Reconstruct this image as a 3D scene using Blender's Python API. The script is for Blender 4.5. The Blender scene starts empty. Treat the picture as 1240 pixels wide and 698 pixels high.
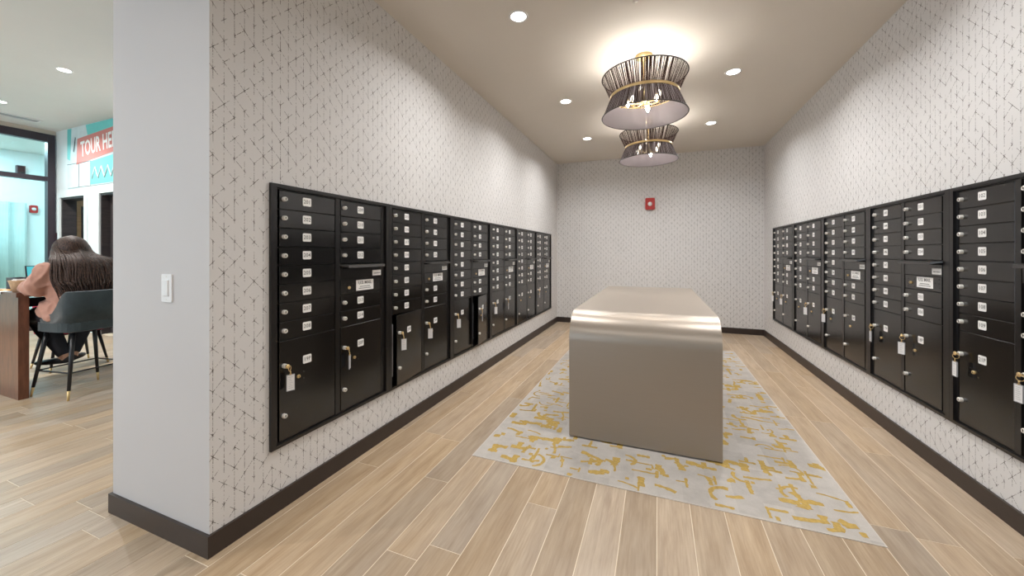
import bpy, bmesh, math, random
from mathutils import Vector, Matrix
R = math.radians
random.seed(7)
C = bpy.context.scene.collection
sc = bpy.context.scene

# ------------------------------------------------------------------ camera
cam_d = bpy.data.cameras.new('camera'); cam = bpy.data.objects.new('camera', cam_d); C.objects.link(cam)
cam_d.sensor_width = 36; cam_d.sensor_fit = 'HORIZONTAL'; cam_d.lens = 36 * 449.6 / 1240
cam_d.shift_y = -(349 - 307.4) / 1240; cam_d.clip_start = .02
cam.location = (0, 0, 1.2); cam.rotation_euler = (R(90), 0, .3731)
sc.camera = cam
# ------------------------------------------------------------------ world, exposure
w = bpy.data.worlds.new('world'); sc.world = w; w.use_nodes = True
bg = w.node_tree.nodes['Background']; bg.inputs[0].default_value = (.72, .86, 1, 1); bg.inputs[1].default_value = 3.8
sc.view_settings.view_transform = 'Standard'; sc.view_settings.look = 'None'
sc.view_settings.exposure = -0.40; sc.view_settings.gamma = 1; sc.view_settings.use_curve_mapping = False
sc.cycles.max_bounces = 8; sc.cycles.diffuse_bounces = 5; sc.cycles.use_denoising = True
sc.cycles.transparent_max_bounces = 16

WARM = (1.0, .96, .91); COOL = (.62, .88, 1.0); NEUT = (1.0, .995, .99)
def area(name, loc, sx, sy, power, col, rot=(0, 0, 0), portal=False, spread=180):
    l = bpy.data.lights.new(name, 'AREA'); l.shape = 'RECTANGLE'; l.size = sx; l.size_y = sy; l.energy = power; l.color = col
    l.spread = R(spread)
    o = bpy.data.objects.new(name, l); C.objects.link(o); o.location = loc; o.rotation_euler = rot
    if portal: l.cycles.is_portal = True
    return o
def disc(name, loc, r, power, col, spread=150):
    l = bpy.data.lights.new(name, 'AREA'); l.shape = 'DISK'; l.size = r * 2; l.energy = power; l.color = col; l.spread = R(spread)
    o = bpy.data.objects.new(name, l); C.objects.link(o); o.location = loc
    return o
# daylight entering through the lobby's tall windows behind the camera
area('daylight_portal', (-5.0, -3.38, 1.6), 7.6, 2.8, 1, (1, 1, 1), (R(90), 0, 0), portal=True)
LAMP_P = 18.5      # each mail room downlight
BULB_P = 3.9      # each pendant bulb
LOBBY_P = 48.0

# ------------------------------------------------------------------ room numbers (metres)
XL, XR, YB, H = -1.6508, 1.4569, 6.4031, 2.7846
XP, YP = -2.357, .9316           # lobby side and front end of the thick left wall
HL, XG, YD = 3.18, -9.12, 2.917  # lobby ceiling, glass partition, door wall
YR = -3.5
LZ0, LZ1, LY0, LY1 = .294, 1.525, 1.1738, 5.981
RZ0, RZ1, RY0, RY1 = .313, 1.544, 1.870, 5.925
WL, WR = .8012, .811

# ------------------------------------------------------------------ materials
class NT:
    def __init__(s, name):
        s.m = bpy.data.materials.new(name); s.m.use_nodes = True; s.t = s.m.node_tree; s.b = s.t.nodes['Principled BSDF']
    def n(s, ty, **kw):
        x = s.t.nodes.new(ty)
        for k, v in kw.items(): setattr(x, k, v)
        return x
    def l(s, a, b): s.t.links.new(a, b)
    def inp(s, sock, v):
        if isinstance(v, bpy.types.NodeSocket): s.l(v, sock)
        else: sock.default_value = v
    def math(s, op, a, b=None, c=None):
        x = s.n('ShaderNodeMath', operation=op)
        s.inp(x.inputs[0], a)
        if b is not None: s.inp(x.inputs[1], b)
        if c is not None: s.inp(x.inputs[2], c)
        return x.outputs[0]
    def noise(s, vec, scale, detail=2, rough=.5):
        x = s.n('ShaderNodeTexNoise'); x.inputs['Scale'].default_value = scale; x.inputs['Detail'].default_value = detail
        x.inputs['Roughness'].default_value = rough
        if vec is not None: s.l(vec, x.inputs['Vector'])
        return x.outputs[0]
    def scale(s, vec, v):
        x = s.n('ShaderNodeVectorMath', operation='MULTIPLY'); s.l(vec, x.inputs[0]); x.inputs[1].default_value = v
        return x.outputs[0]
    def mix(s, f, a, b, blend='MIX'):
        x = s.n('ShaderNodeMix', data_type='RGBA', blend_type=blend)
        s.inp(x.inputs[0], f); s.inp(x.inputs[6], a); s.inp(x.inputs[7], b)
        return x.outputs[2]
    def ramp(s, f, stops):
        x = s.n('ShaderNodeValToRGB'); e = x.color_ramp.elements
        while len(e) < len(stops): e.new(.5)
        for i, (p, c) in enumerate(stops): e[i].position = p; e[i].color = c
        s.l(f, x.inputs[0]); return x.outputs[0]
    def bump(s, h, strength, dist=.002):
        x = s.n('ShaderNodeBump'); x.inputs['Strength'].default_value = strength; x.inputs['Distance'].default_value = dist
        s.l(h, x.inputs['Height']); s.l(x.outputs[0], s.b.inputs['Normal'])
    def obj(s): return s.n('ShaderNodeTexCoord').outputs['Object']
    def pos(s): return s.n('ShaderNodeNewGeometry').outputs['Position']
def lin(r, g, b):
    f = lambda c: (c / 255 / 12.92) if c / 255 <= .04045 else ((c / 255 + .055) / 1.055) ** 2.4
    return (f(r), f(g), f(b), 1)
def mat(name, col, rough=.5, metal=0, noise=0, nscale=40, bump=0, bscale=200, spec=.5, emit=None, es=1, coat=0, sheen=0):
    t = NT(name); b = t.b
    b.inputs['Base Color'].default_value = col; b.inputs['Roughness'].default_value = rough; b.inputs['Metallic'].default_value = metal
    b.inputs['Specular IOR Level'].default_value = spec
    if coat: b.inputs['Coat Weight'].default_value = coat
    if sheen: b.inputs['Sheen Weight'].default_value = sheen; b.inputs['Sheen Roughness'].default_value = .4
    if noise:
        n = t.noise(t.obj(), nscale, 3)
        t.l(t.mix(n, tuple(c * (1 - noise) for c in col[:3]) + (1,), tuple(min(1, c * (1 + noise)) for c in col[:3]) + (1,)), b.inputs['Base Color'])
    if bump: t.bump(t.noise(t.obj(), bscale, 2), bump)
    if emit: b.inputs['Emission Color'].default_value = emit; b.inputs['Emission Strength'].default_value = es
    return t.m
def wallpaper(name, axis):
    t = NT(name); sp = t.n('ShaderNodeSeparateXYZ'); P = t.pos(); t.l(P, sp.inputs[0])
    a = sp.outputs[axis]; z = sp.outputs[2]
    hand = t.noise(P, 9, 2)                                        # slightly hand-drawn lines
    aw = t.math('ADD', a, t.math('MULTIPLY', t.math('SUBTRACT', hand, .5), .0025))
    s, p = .0407, .0863
    q0 = t.math('DIVIDE', t.math('SUBTRACT', aw, .944), s)
    zz = t.math('DIVIDE', t.math('SUBTRACT', z, 2.1144), p)
    q1 = t.math('ADD', t.math('MULTIPLY', q0, .5), zz); q2 = t.math('SUBTRACT', zz, t.math('MULTIPLY', q0, .5))
    fine = t.noise(P, 160, 2, .7)
    tot = None
    for k, (q, along, metric, keep) in enumerate(((q0, q1, s, -.02), (q1, q0, .059, .16), (q2, q0, .059, .22))):
        li = t.math('ROUND', q); d = t.math('MULTIPLY', t.math('ABSOLUTE', t.math('SUBTRACT', q, li)), metric)
        seg = t.math('FLOOR', along)
        v = t.n('ShaderNodeCombineXYZ'); t.l(li, v.inputs[0]); t.l(seg, v.inputs[1]); pass
        fr = t.math('FRACT', along); nd = t.math('MINIMUM', fr, t.math('SUBTRACT', 1, fr))     # 0 at the crossing points
        t.l(t.math('ADD', k * 7.3, t.math('MULTIPLY', t.math('GREATER_THAN', fr, .5), 3.1)), v.inputs[2])
        wn = t.n('ShaderNodeTexWhiteNoise', noise_dimensions='3D'); t.l(v.outputs[0], wn.inputs[0])
        vis = t.math('MULTIPLY', t.math('LESS_THAN', nd, t.math('MULTIPLY', t.math('SUBTRACT', wn.outputs[0], keep), 1.1)), t.math('ADD', t.math('MULTIPLY', wn.outputs[0], .6), .42))
        near = t.math('MAXIMUM', t.math('SUBTRACT', 1, t.math('MULTIPLY', nd, 7)), 0)
        wdt = t.math('ADD', .0011, t.math('MULTIPLY', near, .0007))
        ink = t.math('LESS_THAN', d, wdt)
        gap = t.math('GREATER_THAN', t.math('ADD', fine, t.math('MULTIPLY', near, .15)), .47)
        vis2 = t.math('MAXIMUM', vis, t.math('MULTIPLY', near, t.math('MULTIPLY', t.math('GREATER_THAN', wn.outputs[0], .25), .9)))
        f = t.math('MULTIPLY', t.math('MULTIPLY', ink, gap), vis2)
        tot = f if tot is None else t.math('MAXIMUM', tot, f)
    base = t.mix(t.noise(t.scale(P, (1, 1, 1)), 1.3, 2), (.665, .65, .64, 1), (.70, .685, .675, 1))
    t.l(t.mix(tot, base, (.085, .072, .062, 1)), t.b.inputs['Base Color'])
    t.b.inputs['Roughness'].default_value = .75; t.b.inputs['Specular IOR Level'].default_value = .3
    t.bump(t.noise(P, 350, 2), .12, .001)
    return t.m
def plank_mat():
    t = NT('wood_look_plank'); O = t.obj(); oi = t.n('ShaderNodeObjectInfo')
    at = t.n('ShaderNodeAttribute', attribute_name='rnd')
    r = t.math('FRACT', t.math('ADD', oi.outputs['Random'], at.outputs['Fac']))
    off = t.n('ShaderNodeVectorMath', operation='ADD'); t.l(O, off.inputs[0])
    cv = t.n('ShaderNodeCombineXYZ'); t.l(t.math('MULTIPLY', r, 37), cv.inputs[0]); t.l(t.math('MULTIPLY', r, 91), cv.inputs[1]); t.l(cv.outputs[0], off.inputs[1])
    V = off.outputs[0]
    g1 = t.noise(t.scale(V, (14, 1.6, 1)), 1.6, 4, .6); g2 = t.noise(t.scale(V, (60, 3, 1)), 2, 3, .6); g3 = t.noise(t.scale(V, (7, 1.2, 1)), 1.1, 2)
    g = t.math('ADD', t.math('MULTIPLY', g1, .6), t.math('MULTIPLY', g2, .4))
    c = t.ramp(g, [(.25, (.26, .175, .108, 1)), (.45, (.385, .285, .190, 1)), (.62, (.48, .37, .258, 1)), (.8, (.55, .44, .315, 1))])
    grey = t.mix(t.math('MULTIPLY', t.math('SUBTRACT', g3, .38), .9), c, (.40, .33, .265, 1))
    tone = t.n('ShaderNodeHueSaturation'); t.l(grey, tone.inputs['Color'])
    t.l(t.math('ADD', .88, t.math('MULTIPLY', r, .26)), tone.inputs['Value'])
    t.l(t.math('ADD', .85, t.math('MULTIPLY', t.math('FRACT', t.math('MULTIPLY', r, 7.7)), .3)), tone.inputs['Saturation'])
    t.l(tone.outputs[0], t.b.inputs['Base Color'])
    t.b.inputs['Roughness'].default_value = .42; t.b.inputs['Specular IOR Level'].default_value = .4
    t.bump(g2, .08, .001)
    return t.m
def rug_mat():
    t = NT('carpet_pale'); P = t.pos()
    sp = t.n('ShaderNodeSeparateXYZ'); t.l(P, sp.inputs[0])
    row = t.math('FLOOR', t.math('DIVIDE', sp.outputs[0], .118)); 
    v = t.n('ShaderNodeCombineXYZ'); t.l(row, v.inputs[0])
    wn0 = t.n('ShaderNodeTexWhiteNoise', noise_dimensions='3D'); t.l(v.outputs[0], wn0.inputs[0])
    yy = t.math('FLOOR', t.math('DIVIDE', t.math('ADD', sp.outputs[1], wn0.outputs[0]), .30))
    v2 = t.n('ShaderNodeCombineXYZ'); t.l(row, v2.inputs[0]); t.l(yy, v2.inputs[1]); v2.inputs[2].default_value = 3
    wn = t.n('ShaderNodeTexWhiteNoise', noise_dimensions='3D'); t.l(v2.outputs[0], wn.inputs[0])
    f = t.math('ADD', t.math('MULTIPLY', wn.outputs[0], .28), t.math('MULTIPLY', t.noise(P, 11, 4, .65), .72))
    c = t.ramp(f, [(.2, (.40, .37, .34, 1)), (.5, (.53, .495, .455, 1)), (.8, (.63, .59, .545, 1))])
    sp2 = t.noise(P, 420, 2, .8)
    t.l(t.mix(t.math('MULTIPLY', t.math('SUBTRACT', sp2, .3), 1.1), c, (.36, .33, .31, 1)), t.b.inputs['Base Color'])
    t.b.inputs['Roughness'].default_value = .95; t.b.inputs['Specular IOR Level'].default_value = .1
    t.bump(t.noise(P, 500, 2), .5, .002)
    return t.m
def brushed(name, col, rough):
    t = NT(name); O = t.obj()
    n = t.noise(t.scale(O, (2, 90, 90)), 3, 3)
    t.l(t.mix(n, tuple(c * .93 for c in col[:3]) + (1,), col), t.b.inputs['Base Color'])
    t.b.inputs['Metallic'].default_value = .5; t.b.inputs['Roughness'].default_value = rough
    t.b.inputs['Anisotropic'].default_value = .3
    t.bump(n, .03, .001)
    return t.m
def wood(name, c0, c1, rough=.4, sc_=(1, 1, 8)):
    t = NT(name); g = t.noise(t.scale(t.obj(), sc_), 6, 4, .6)
    t.l(t.ramp(g, [(.3, c0), (.7, c1)]), t.b.inputs['Base Color']); t.b.inputs['Roughness'].default_value = rough
    return t.m
def glass(name, tint, fac=.08, rough=.02):
    t = NT(name); g = t.n('ShaderNodeBsdfGlossy'); g.inputs['Roughness'].default_value = rough
    tr = t.n('ShaderNodeBsdfTransparent'); tr.inputs[0].default_value = tint
    fr = t.n('ShaderNodeFresnel'); fr.inputs[0].default_value = 1.45
    mx = t.n('ShaderNodeMixShader'); t.l(t.math('ADD', t.math('MULTIPLY', fr.outputs[0], .7), fac * .1), mx.inputs[0]); t.l(tr.outputs[0], mx.inputs[1]); t.l(g.outputs[0], mx.inputs[2])
    t.l(mx.outputs[0], t.t.nodes['Material Output'].inputs[0])
    return t.m
def thread_mat(name, col, alpha):
    t = NT(name); tr = t.n('ShaderNodeBsdfTransparent'); di = t.n('ShaderNodeBsdfDiffuse'); tl = t.n('ShaderNodeBsdfTranslucent')
    di.inputs[0].default_value = col; tl.inputs[0].default_value = tuple(min(1, c * 1.6) for c in col[:3]) + (1,)
    m1 = t.n('ShaderNodeMixShader'); m1.inputs[0].default_value = .35; t.l(di.outputs[0], m1.inputs[1]); t.l(tl.outputs[0], m1.inputs[2])
    m2 = t.n('ShaderNodeMixShader'); m2.inputs[0].default_value = alpha; t.l(tr.outputs[0], m2.inputs[1]); t.l(m1.outputs[0], m2.inputs[2])
    t.l(m2.outputs[0], t.t.nodes['Material Output'].inputs[0])
    return t.m
M = {}
M['paper_y'] = wallpaper('patterned_wallpaper_side', 1); M['paper_x'] = wallpaper('patterned_wallpaper_back', 0)
M['plank'] = plank_mat(); M['rug'] = rug_mat()
M['grout'] = mat('cream_grout', (.74, .64, .50, 1), .8, noise=.08)
M['motif'] = mat('carpet_mustard', (.50, .345, .11, 1), .95, noise=.35, nscale=90, bump=.5, bscale=500, spec=.1)
M['ceil'] = mat('warm_ceiling_paint', (.68, .63, .565, 1), .85, noise=.02, nscale=3)
M['ceil_l'] = mat('lobby_ceiling_paint', (.72, .72, .70, 1), .85, noise=.02, nscale=3)
M['paint'] = mat('white_wall_paint', (.53, .505, .495, 1), .6, noise=.02, nscale=3, bump=.1, bscale=300)
M['lobby'] = mat('pale_lobby_paint', (.74, .80, .80, 1), .7, noise=.02, nscale=3)
M['beige'] = mat('beige_bulkhead_paint', (.62, .55, .46, 1), .7, noise=.02)
M['base'] = mat('dark_brown_rubber_base', (.035, .024, .020, 1), .42, noise=.15, nscale=20)
M['black'] = mat('black_satin_metal', (.0035, .003, .003, 1), .17, .0, noise=.1, nscale=300, bump=.05, bscale=900, spec=.85)
M['blackf'] = mat('black_frame_metal', (.009, .008, .008, 1), .28, .0, noise=.1, nscale=200, spec=.6)
M['hood'] = mat('grey_hood_metal', (.075, .072, .07, 1), .3, .6)
M['pit'] = mat('dark_interior', (.008, .008, .009, 1), .7, spec=.2)
M['steel'] = mat('polished_nickel', (.80, .77, .72, 1), .35, .25)
M['slot'] = mat('keyway_dark', (.03, .028, .025, 1), .5)
M['brass'] = mat('warm_brass', (.74, .54, .26, 1), .3, .6)
M['label'] = mat('white_label_plastic', (.86, .85, .83, 1), .45)
M['ink'] = mat('grey_print', (.10, .095, .09, 1), .6)
M['tag'] = mat('white_key_tag', (.78, .77, .76, 1), .35)
M['clear'] = mat('grey_tag_edge', (.45, .45, .47, 1), .25)
M['console'] = brushed('champagne_brushed_metal', (.35, .30, .25, 1), .36)
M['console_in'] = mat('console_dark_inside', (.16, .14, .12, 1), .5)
M['red'] = mat('red_alarm_plastic', (.42, .022, .018, 1), .35)
M['lens'] = mat('clear_strobe_lens', (.8, .78, .78, 1), .15)
M['white'] = mat('white_plastic', (.78, .77, .76, 1), .35)
M['lamp'] = mat('lamp_lens', (1, 1, 1, 1), .5, emit=(1, .96, .90, 1), es=14)
M['bulb'] = mat('bulb_glow', (1, 1, 1, 1), .5, emit=(1, .90, .74, 1), es=40)
M['thread'] = thread_mat('dark_silk_thread', (.022, .014, .012, 1), 1)
M['sheer'] = thread_mat('sheer_shade_liner', (.08, .06, .055, 1), .15); M['lining'] = thread_mat('pale_lower_lining', (.15, .13, .135, 1), .85)
M['trimdark'] = mat('dark_shade_trim', (.02, .014, .013, 1), .6)
M['frame'] = mat('dark_bronze_frame', (.035, .025, .035, 1), .4)
M['glass'] = glass('clear_glass', (.90, .98, .97, 1))
M['tablew'] = wood('walnut_table_panel', (.10, .035, .018, 1), (.20, .075, .038, 1), .3, (6, 6, 1))
M['velvet'] = mat('grey_velvet', (.030, .042, .046, 1), .85, noise=.45, nscale=12, sheen=.25, bump=.3, bscale=60)
M['redv'] = mat('crimson_upholstery', (.45, .03, .07, 1), .7)
M['leg'] = mat('black_chair_leg', (.008, .008, .010, 1), .35)
M['skin'] = mat('skin', (.52, .30, .20, 1), .5, noise=.08)
M['blouse'] = mat('salmon_blouse', (.42, .215, .155, 1), .8, noise=.2, nscale=16, bump=1, bscale=14, sheen=.2)
M['pants'] = mat('black_trousers', (.008, .009, .016, 1), .7, noise=.2, nscale=20)
M['shoe'] = mat('black_flat_shoe', (.010, .010, .012, 1), .5)
t_ = NT('brown_hair'); n_ = t_.noise(t_.scale(t_.obj(), (30, 30, 3)), 5, 3)
t_.l(t_.ramp(n_, [(.35, (.016, .009, .007, 1)), (.65, (.085, .044, .030, 1))]), t_.b.inputs['Base Color']); t_.b.inputs['Roughness'].default_value = .55; t_.b.inputs['Specular IOR Level'].default_value = .3
M['hair'] = t_.m
M['teal'] = mat('banner_teal', (.16, .60, .58, 1), .6, noise=.1, nscale=6); M['coral'] = mat('banner_coral', (.62, .22, .19, 1), .6)
M['bwhite'] = mat('banner_pale', (.62, .72, .74, 1), .6, noise=.15, nscale=8); M['bdark'] = mat('banner_dark', (.05, .10, .11, 1), .6)
M['btext'] = mat('banner_white_print', (.85, .88, .86, 1), .6)
M['jamb'] = wood('dark_door_wood', (.025, .020, .022, 1), (.05, .04, .04, 1), .5)
M['tan'] = wood('tan_door_wood', (.42, .22, .10, 1), (.55, .32, .17, 1), .45)
M['frost'] = mat('blue_grey_glass', (.20, .34, .40, 1), .2)
M['curtain'] = mat('pale_green_curtain', (.42, .52, .50, 1), .8, noise=.1, nscale=8)
M['basket'] = mat('woven_tan_basket', (.58, .40, .24, 1), .8, noise=.25, nscale=60, bump=.6, bscale=120)
M['orange'] = mat('orange_tray', (.75, .36, .06, 1), .5)
M['screen'] = mat('laptop_screen', (.05, .3, .35, 1), .3, emit=(.10, .55, .62, 1), es=.9)
M['paperw'] = mat('white_paper', (.85, .85, .85, 1), .6)
M['vent'] = mat('grey_vent', (.45, .47, .48, 1), .5)

# ------------------------------------------------------------------ mesh helpers
class MB:
    def __init__(s): s.v = []; s.f = []; s.m = []; s.sm = []
    def add(s, vs, fs, mi=0, smooth=False):
        b = len(s.v); s.v += [tuple(v) for v in vs]
        for f in fs: s.f.append([b + i for i in f]); s.m.append(mi); s.sm.append(smooth)
        return s
    def box(s, a, b, mi=0):
        x0, x1 = sorted((a[0], b[0])); y0, y1 = sorted((a[1], b[1])); z0, z1 = sorted((a[2], b[2]))
        v = [(x0, y0, z0), (x1, y0, z0), (x1, y1, z0), (x0, y1, z0), (x0, y0, z1), (x1, y0, z1), (x1, y1, z1), (x0, y1, z1)]
        return s.add(v, [(0, 3, 2, 1), (4, 5, 6, 7), (0, 1, 5, 4), (1, 2, 6, 5), (2, 3, 7, 6), (3, 0, 4, 7)], mi)
    def plate(s, x0, x1, z0, z1, yf, yb, c=.0015, mi=0):      # door leaf with chamfered front edges (front towards -y)
        v = [(x0, yb, z0), (x1, yb, z0), (x1, yb, z1), (x0, yb, z1), (x0, yf + c, z0), (x1, yf + c, z0), (x1, yf + c, z1), (x0, yf + c, z1),
             (x0 + c, yf, z0 + c), (x1 - c, yf, z0 + c), (x1 - c, yf, z1 - c), (x0 + c, yf, z1 - c)]
        return s.add(v, [(3, 2, 1, 0), (0, 1, 5, 4), (1, 2, 6, 5), (2, 3, 7, 6), (3, 0, 4, 7), (4, 5, 9, 8), (5, 6, 10, 9), (6, 7, 11, 10), (7, 4, 8, 11), (8, 9, 10, 11)], mi)
    def tube(s, pts, rad, n=8, mi=0, cap=True, closed=False, flat=1.0, smooth=True, up=None):
        pts = [Vector(p) for p in pts]; N = len(pts); rad = rad if isinstance(rad, (list, tuple)) else [rad] * N
        vs = []; u = None
        for i, p in enumerate(pts):
            if closed: d = pts[(i + 1) % N] - pts[i - 1]
            else: d = pts[min(i + 1, N - 1)] - pts[max(i - 1, 0)]
            d.normalize()
            if up is not None: u = Vector(up)
            elif u is None: u = Vector((0, 0, 1)) if abs(d.z) < .9 else Vector((1, 0, 0))
            u = (u - d * u.dot(d)).normalized(); w_ = d.cross(u)
            r = rad[i]; ra, rb = (r if isinstance(r, (tuple, list)) else (r, r * flat))
            for k in range(n):
                a = 2 * math.pi * k / n; vs.append(p + w_ * (ra * math.cos(a)) + u * (rb * math.sin(a)))
        fs = []
        for i in range(N if closed else N - 1):
            j = (i + 1) % N
            for k in range(n): fs.append((i * n + k, i * n + (k + 1) % n, j * n + (k + 1) % n, j * n + k))
        if cap and not closed: fs.append(tuple(range(n))[::-1]); fs.append(tuple((N - 1) * n + k for k in range(n)))
        return s.add(vs, fs, mi, smooth)
    def lathe(s, prof, n=24, mi=0, c=(0, 0, 0), axis='z', smooth=True):
        vs = []
        for r, h in prof:
            for k in range(n):
                a = 2 * math.pi * k / n; x, y = r * math.cos(a), r * math.sin(a)
                p = (x, y, h) if axis == 'z' else (x, h, y)
                vs.append((c[0] + p[0], c[1] + p[1], c[2] + p[2]))
        fs = []
        for i in range(len(prof) - 1):
            for k in range(n):
                q = (i * n + k, i * n + (k + 1) % n, (i + 1) * n + (k + 1) % n, (i + 1) * n + k)
                fs.append(q if axis == 'z' else q[::-1])
        return s.add(vs, fs, mi, smooth)
    def cyl(s, c, r, h, n=16, mi=0, axis='z', smooth=False):     # solid
        return s.lathe([(1e-5, 0), (r, 0), (r, h), (1e-5, h)], n, mi, c, axis, smooth)
    def prism(s, poly, d0, d1, mi=0, plane='xz'):
        n = len(poly)
        f = (lambda a, b, d: (a, d, b)) if plane == 'xz' else ((lambda a, b, d: (d, a, b)) if plane == 'yz' else (lambda a, b, d: (a, b, d)))
        vs = [f(a, b, d0) for a, b in poly] + [f(a, b, d1) for a, b in poly]
        return s.add(vs, [tuple(range(n)), tuple(range(2 * n - 1, n - 1, -1))] + [(i, i + n, (i + 1) % n + n, (i + 1) % n) for i in range(n)], mi)
    def text(s, txt, size, mat_, mi=0, bold=.0):
        for vs, fs in [glyphs(txt, bold)]:
            s.add([mat_ @ Vector((x * size, y * size, 0)) for x, y in vs], fs, mi)
        return s
    def mesh(s, name, mats):
        me = bpy.data.meshes.new(name); me.from_pydata(s.v, [], s.f)
        for m in mats: me.materials.append(M[m] if isinstance(m, str) else m)
        me.polygons.foreach_set('material_index', s.m); me.polygons.foreach_set('use_smooth', s.sm); me.update()
        return me
    def build(s, name, mats, parent=None, loc=None):
        return mk(name, s.mesh(name, mats if isinstance(mats, (list, tuple)) else [mats]), parent, loc)
_g = {}
def glyphs(txt, bold=0.):
    k = (txt, bold)
    if k not in _g:
        cu = bpy.data.curves.new('txt', 'FONT'); cu.body = txt; cu.size = 1; cu.resolution_u = 2; cu.align_x = 'CENTER'; cu.align_y = 'CENTER'; cu.offset = bold
        o = bpy.data.objects.new('txt', cu); C.objects.link(o); dg = bpy.context.evaluated_depsgraph_get()
        me = bpy.data.meshes.new_from_object(o.evaluated_get(dg))
        _g[k] = ([(v.co.x, v.co.y) for v in me.vertices], [tuple(p.vertices) for p in me.polygons])
        bpy.data.objects.remove(o); bpy.data.curves.remove(cu); bpy.data.meshes.remove(me)
    return _g[k]
def mk(name, me, parent=None, loc=None, rot=None):
    o = bpy.data.objects.new(name, me); C.objects.link(o)
    if parent is not None: o.parent = parent
    if loc is not None: o.location = loc
    if rot is not None: o.rotation_euler = rot
    return o
def thing(name, label, cat, loc=(0, 0, 0), rz=0, group=None):
    o = mk(name, None, None, loc, (0, 0, rz)); return tag(o, label, cat, group)
def tag(o, label, cat, group=None):
    o['label'] = label; o['category'] = cat
    if group: o['group'] = group
    return o
def struct(o): o['kind'] = 'structure'; return o
def copy_tree(o, parent=None):
    c = o.copy(); C.objects.link(c); c.parent = parent
    for ch in list(o.children): copy_tree(ch, c)
    return c
def remeshed(mb, name, mats, parent, voxel, smooth=2):
    me = mb.mesh(name + '_raw', mats); o = mk('raw', me)
    r = o.modifiers.new('r', 'REMESH'); r.mode = 'VOXEL'; r.voxel_size = voxel; r.use_smooth_shade = True
    s_ = o.modifiers.new('s', 'SMOOTH'); s_.factor = .5; s_.iterations = smooth * 2
    dg = bpy.context.evaluated_depsgraph_get(); out = bpy.data.meshes.new_from_object(o.evaluated_get(dg)); out.name = name
    bpy.data.objects.remove(o); bpy.data.meshes.remove(me)
    out.materials.clear(); out.materials.append(M[mats[0]])
    for p in out.polygons: p.use_smooth = True
    return mk(name, out, parent)

# ================================================================== SETTING
floor = struct(MB().box((XG - 3.0, YR, -.12), (XR + .5, YB + .3, -.0009)).build('floor', 'grout'))
# --- planks: 0.1455 m wide rows running into the mail room
PW, PL = .1455, 1.19
def pix(x, y, z=0):
    c, s = math.cos(.3731), math.sin(.3731); X = c * x + s * y; Y = -s * x + c * y
    return (620 + 449.6 * X / Y, 307.4 - 449.6 * (z - 1.2) / Y) if Y > .3 else None
plank_me = MB().plate(-PW / 2 + .0017, PW / 2 - .0017, -PL / 2 + .0015, PL / 2 - .0015, 0, .0034, .0004).mesh('plank', ['plank'])
for v in plank_me.vertices: x, y, z = v.co; v.co = (x, z, -y)
cutcache = {}
rest = MB(); restr = []
nvis = 0; rr = random.Random(3)
rows = range(-56, 17)
for k in rows:
    cx = -1.0206 + (k + .5) * PW
    if cx > XR: break
    y = YR + rr.choice([0, .4, .8]) - PL + rr.uniform(-.06, .06)
    yend = YB if cx > XL - PW else YD
    while y < yend:
        y0, y1 = max(y, YR), min(y + PL, yend); y += PL
        x0, x1 = max(cx - PW / 2, XG), min(cx + PW / 2, XR)
        if y1 - y0 < .02 or x1 - x0 < .01: continue
        vis = False
        for a in (x0, (x0 + x1) / 2, x1):
            for b in (y0, (y0 + y1) / 2, y1):
                p = pix(a, b)
                if p and -10 < p[0] < 1250 and p[1] < 706:
                    if a > XL - .02 or (a < XL and b < max(.94, .391 * -a + .01)): vis = True
        if a > XL and b > 5.6 and x1 < -.9 and False: vis = True
        ln = y1 - y0; wd = x1 - x0; full = abs(ln - PL) < .002 and abs(wd - PW) < .002
        if vis:
            if full: me = plank_me
            else:
                key = (round(ln, 3), round(wd, 3))
                if key not in cutcache:
                    me = MB().plate(-wd / 2 + .0017, wd / 2 - .0017, -ln / 2 + .0015, ln / 2 - .0015, 0, .0034, .0004).mesh('plank', ['plank'])
                    for v in me.vertices: x, yy, z = v.co; v.co = (x, z, -yy)
                    cutcache[key] = me
                me = cutcache[key]
            mk('plank', me, floor, ((x0 + x1) / 2, (y0 + y1) / 2, 0)); nvis += 1
        else:
            n0 = len(rest.f); rest.box((x0 + .0012, y0 + .0012, -.0034), (x1 - .0012, y1 - .0012, 0)); restr += [rr.random()] * (len(rest.f) - n0)
print('planks in view', nvis)
ro = rest.build('outlying_planks', 'plank', floor); ro['kind'] = 'stuff'
at = ro.data.attributes.new('rnd', 'FLOAT', 'FACE'); at.data.foreach_set('value', restr)

D = .40
wl = MB()
wl.box((XP, YP, 0), (XL, LY0, H))                                   # front pier
wl.box((XP, LY1, 0), (XL, YB + .15, H)); wl.box((XP, LY0, 0), (XL, LY1, LZ0)); wl.box((XP, LY0, LZ1), (XL, LY1, H))
wl.box((XP, LY0, LZ0), (XL - D, LY1, LZ1))
wl.box((XP, YP, H), (XL - .3, YB + .15, HL + .2))
wlo = struct(wl.build('wall_left', ['paper_y', 'paint']))
for p in wlo.data.polygons:
    if abs(p.normal.x - 1) > .01: p.material_index = 1
wr = MB()
wr.box((XR, YR, 0), (XR + .5, RY0, H)); wr.box((XR, RY1, 0), (XR + .5, YB + .15, H)); wr.box((XR, RY0, 0), (XR + .5, RY1, RZ0)); wr.box((XR, RY0, RZ1), (XR + .5, RY1, H))
wr.box((XR + D, RY0, RZ0), (XR + .5, RY1, RZ1))
struct(wr.build('wall_right', 'paper_y'))
struct(MB().box((XL, YB, 0), (XR, YB + .15, H)).build('wall_back', 'paper_x'))
struct(MB().box((XP, YR, H), (XR + .5, YB + .15, H + .25)).build('ceiling', 'ceil'))
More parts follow.
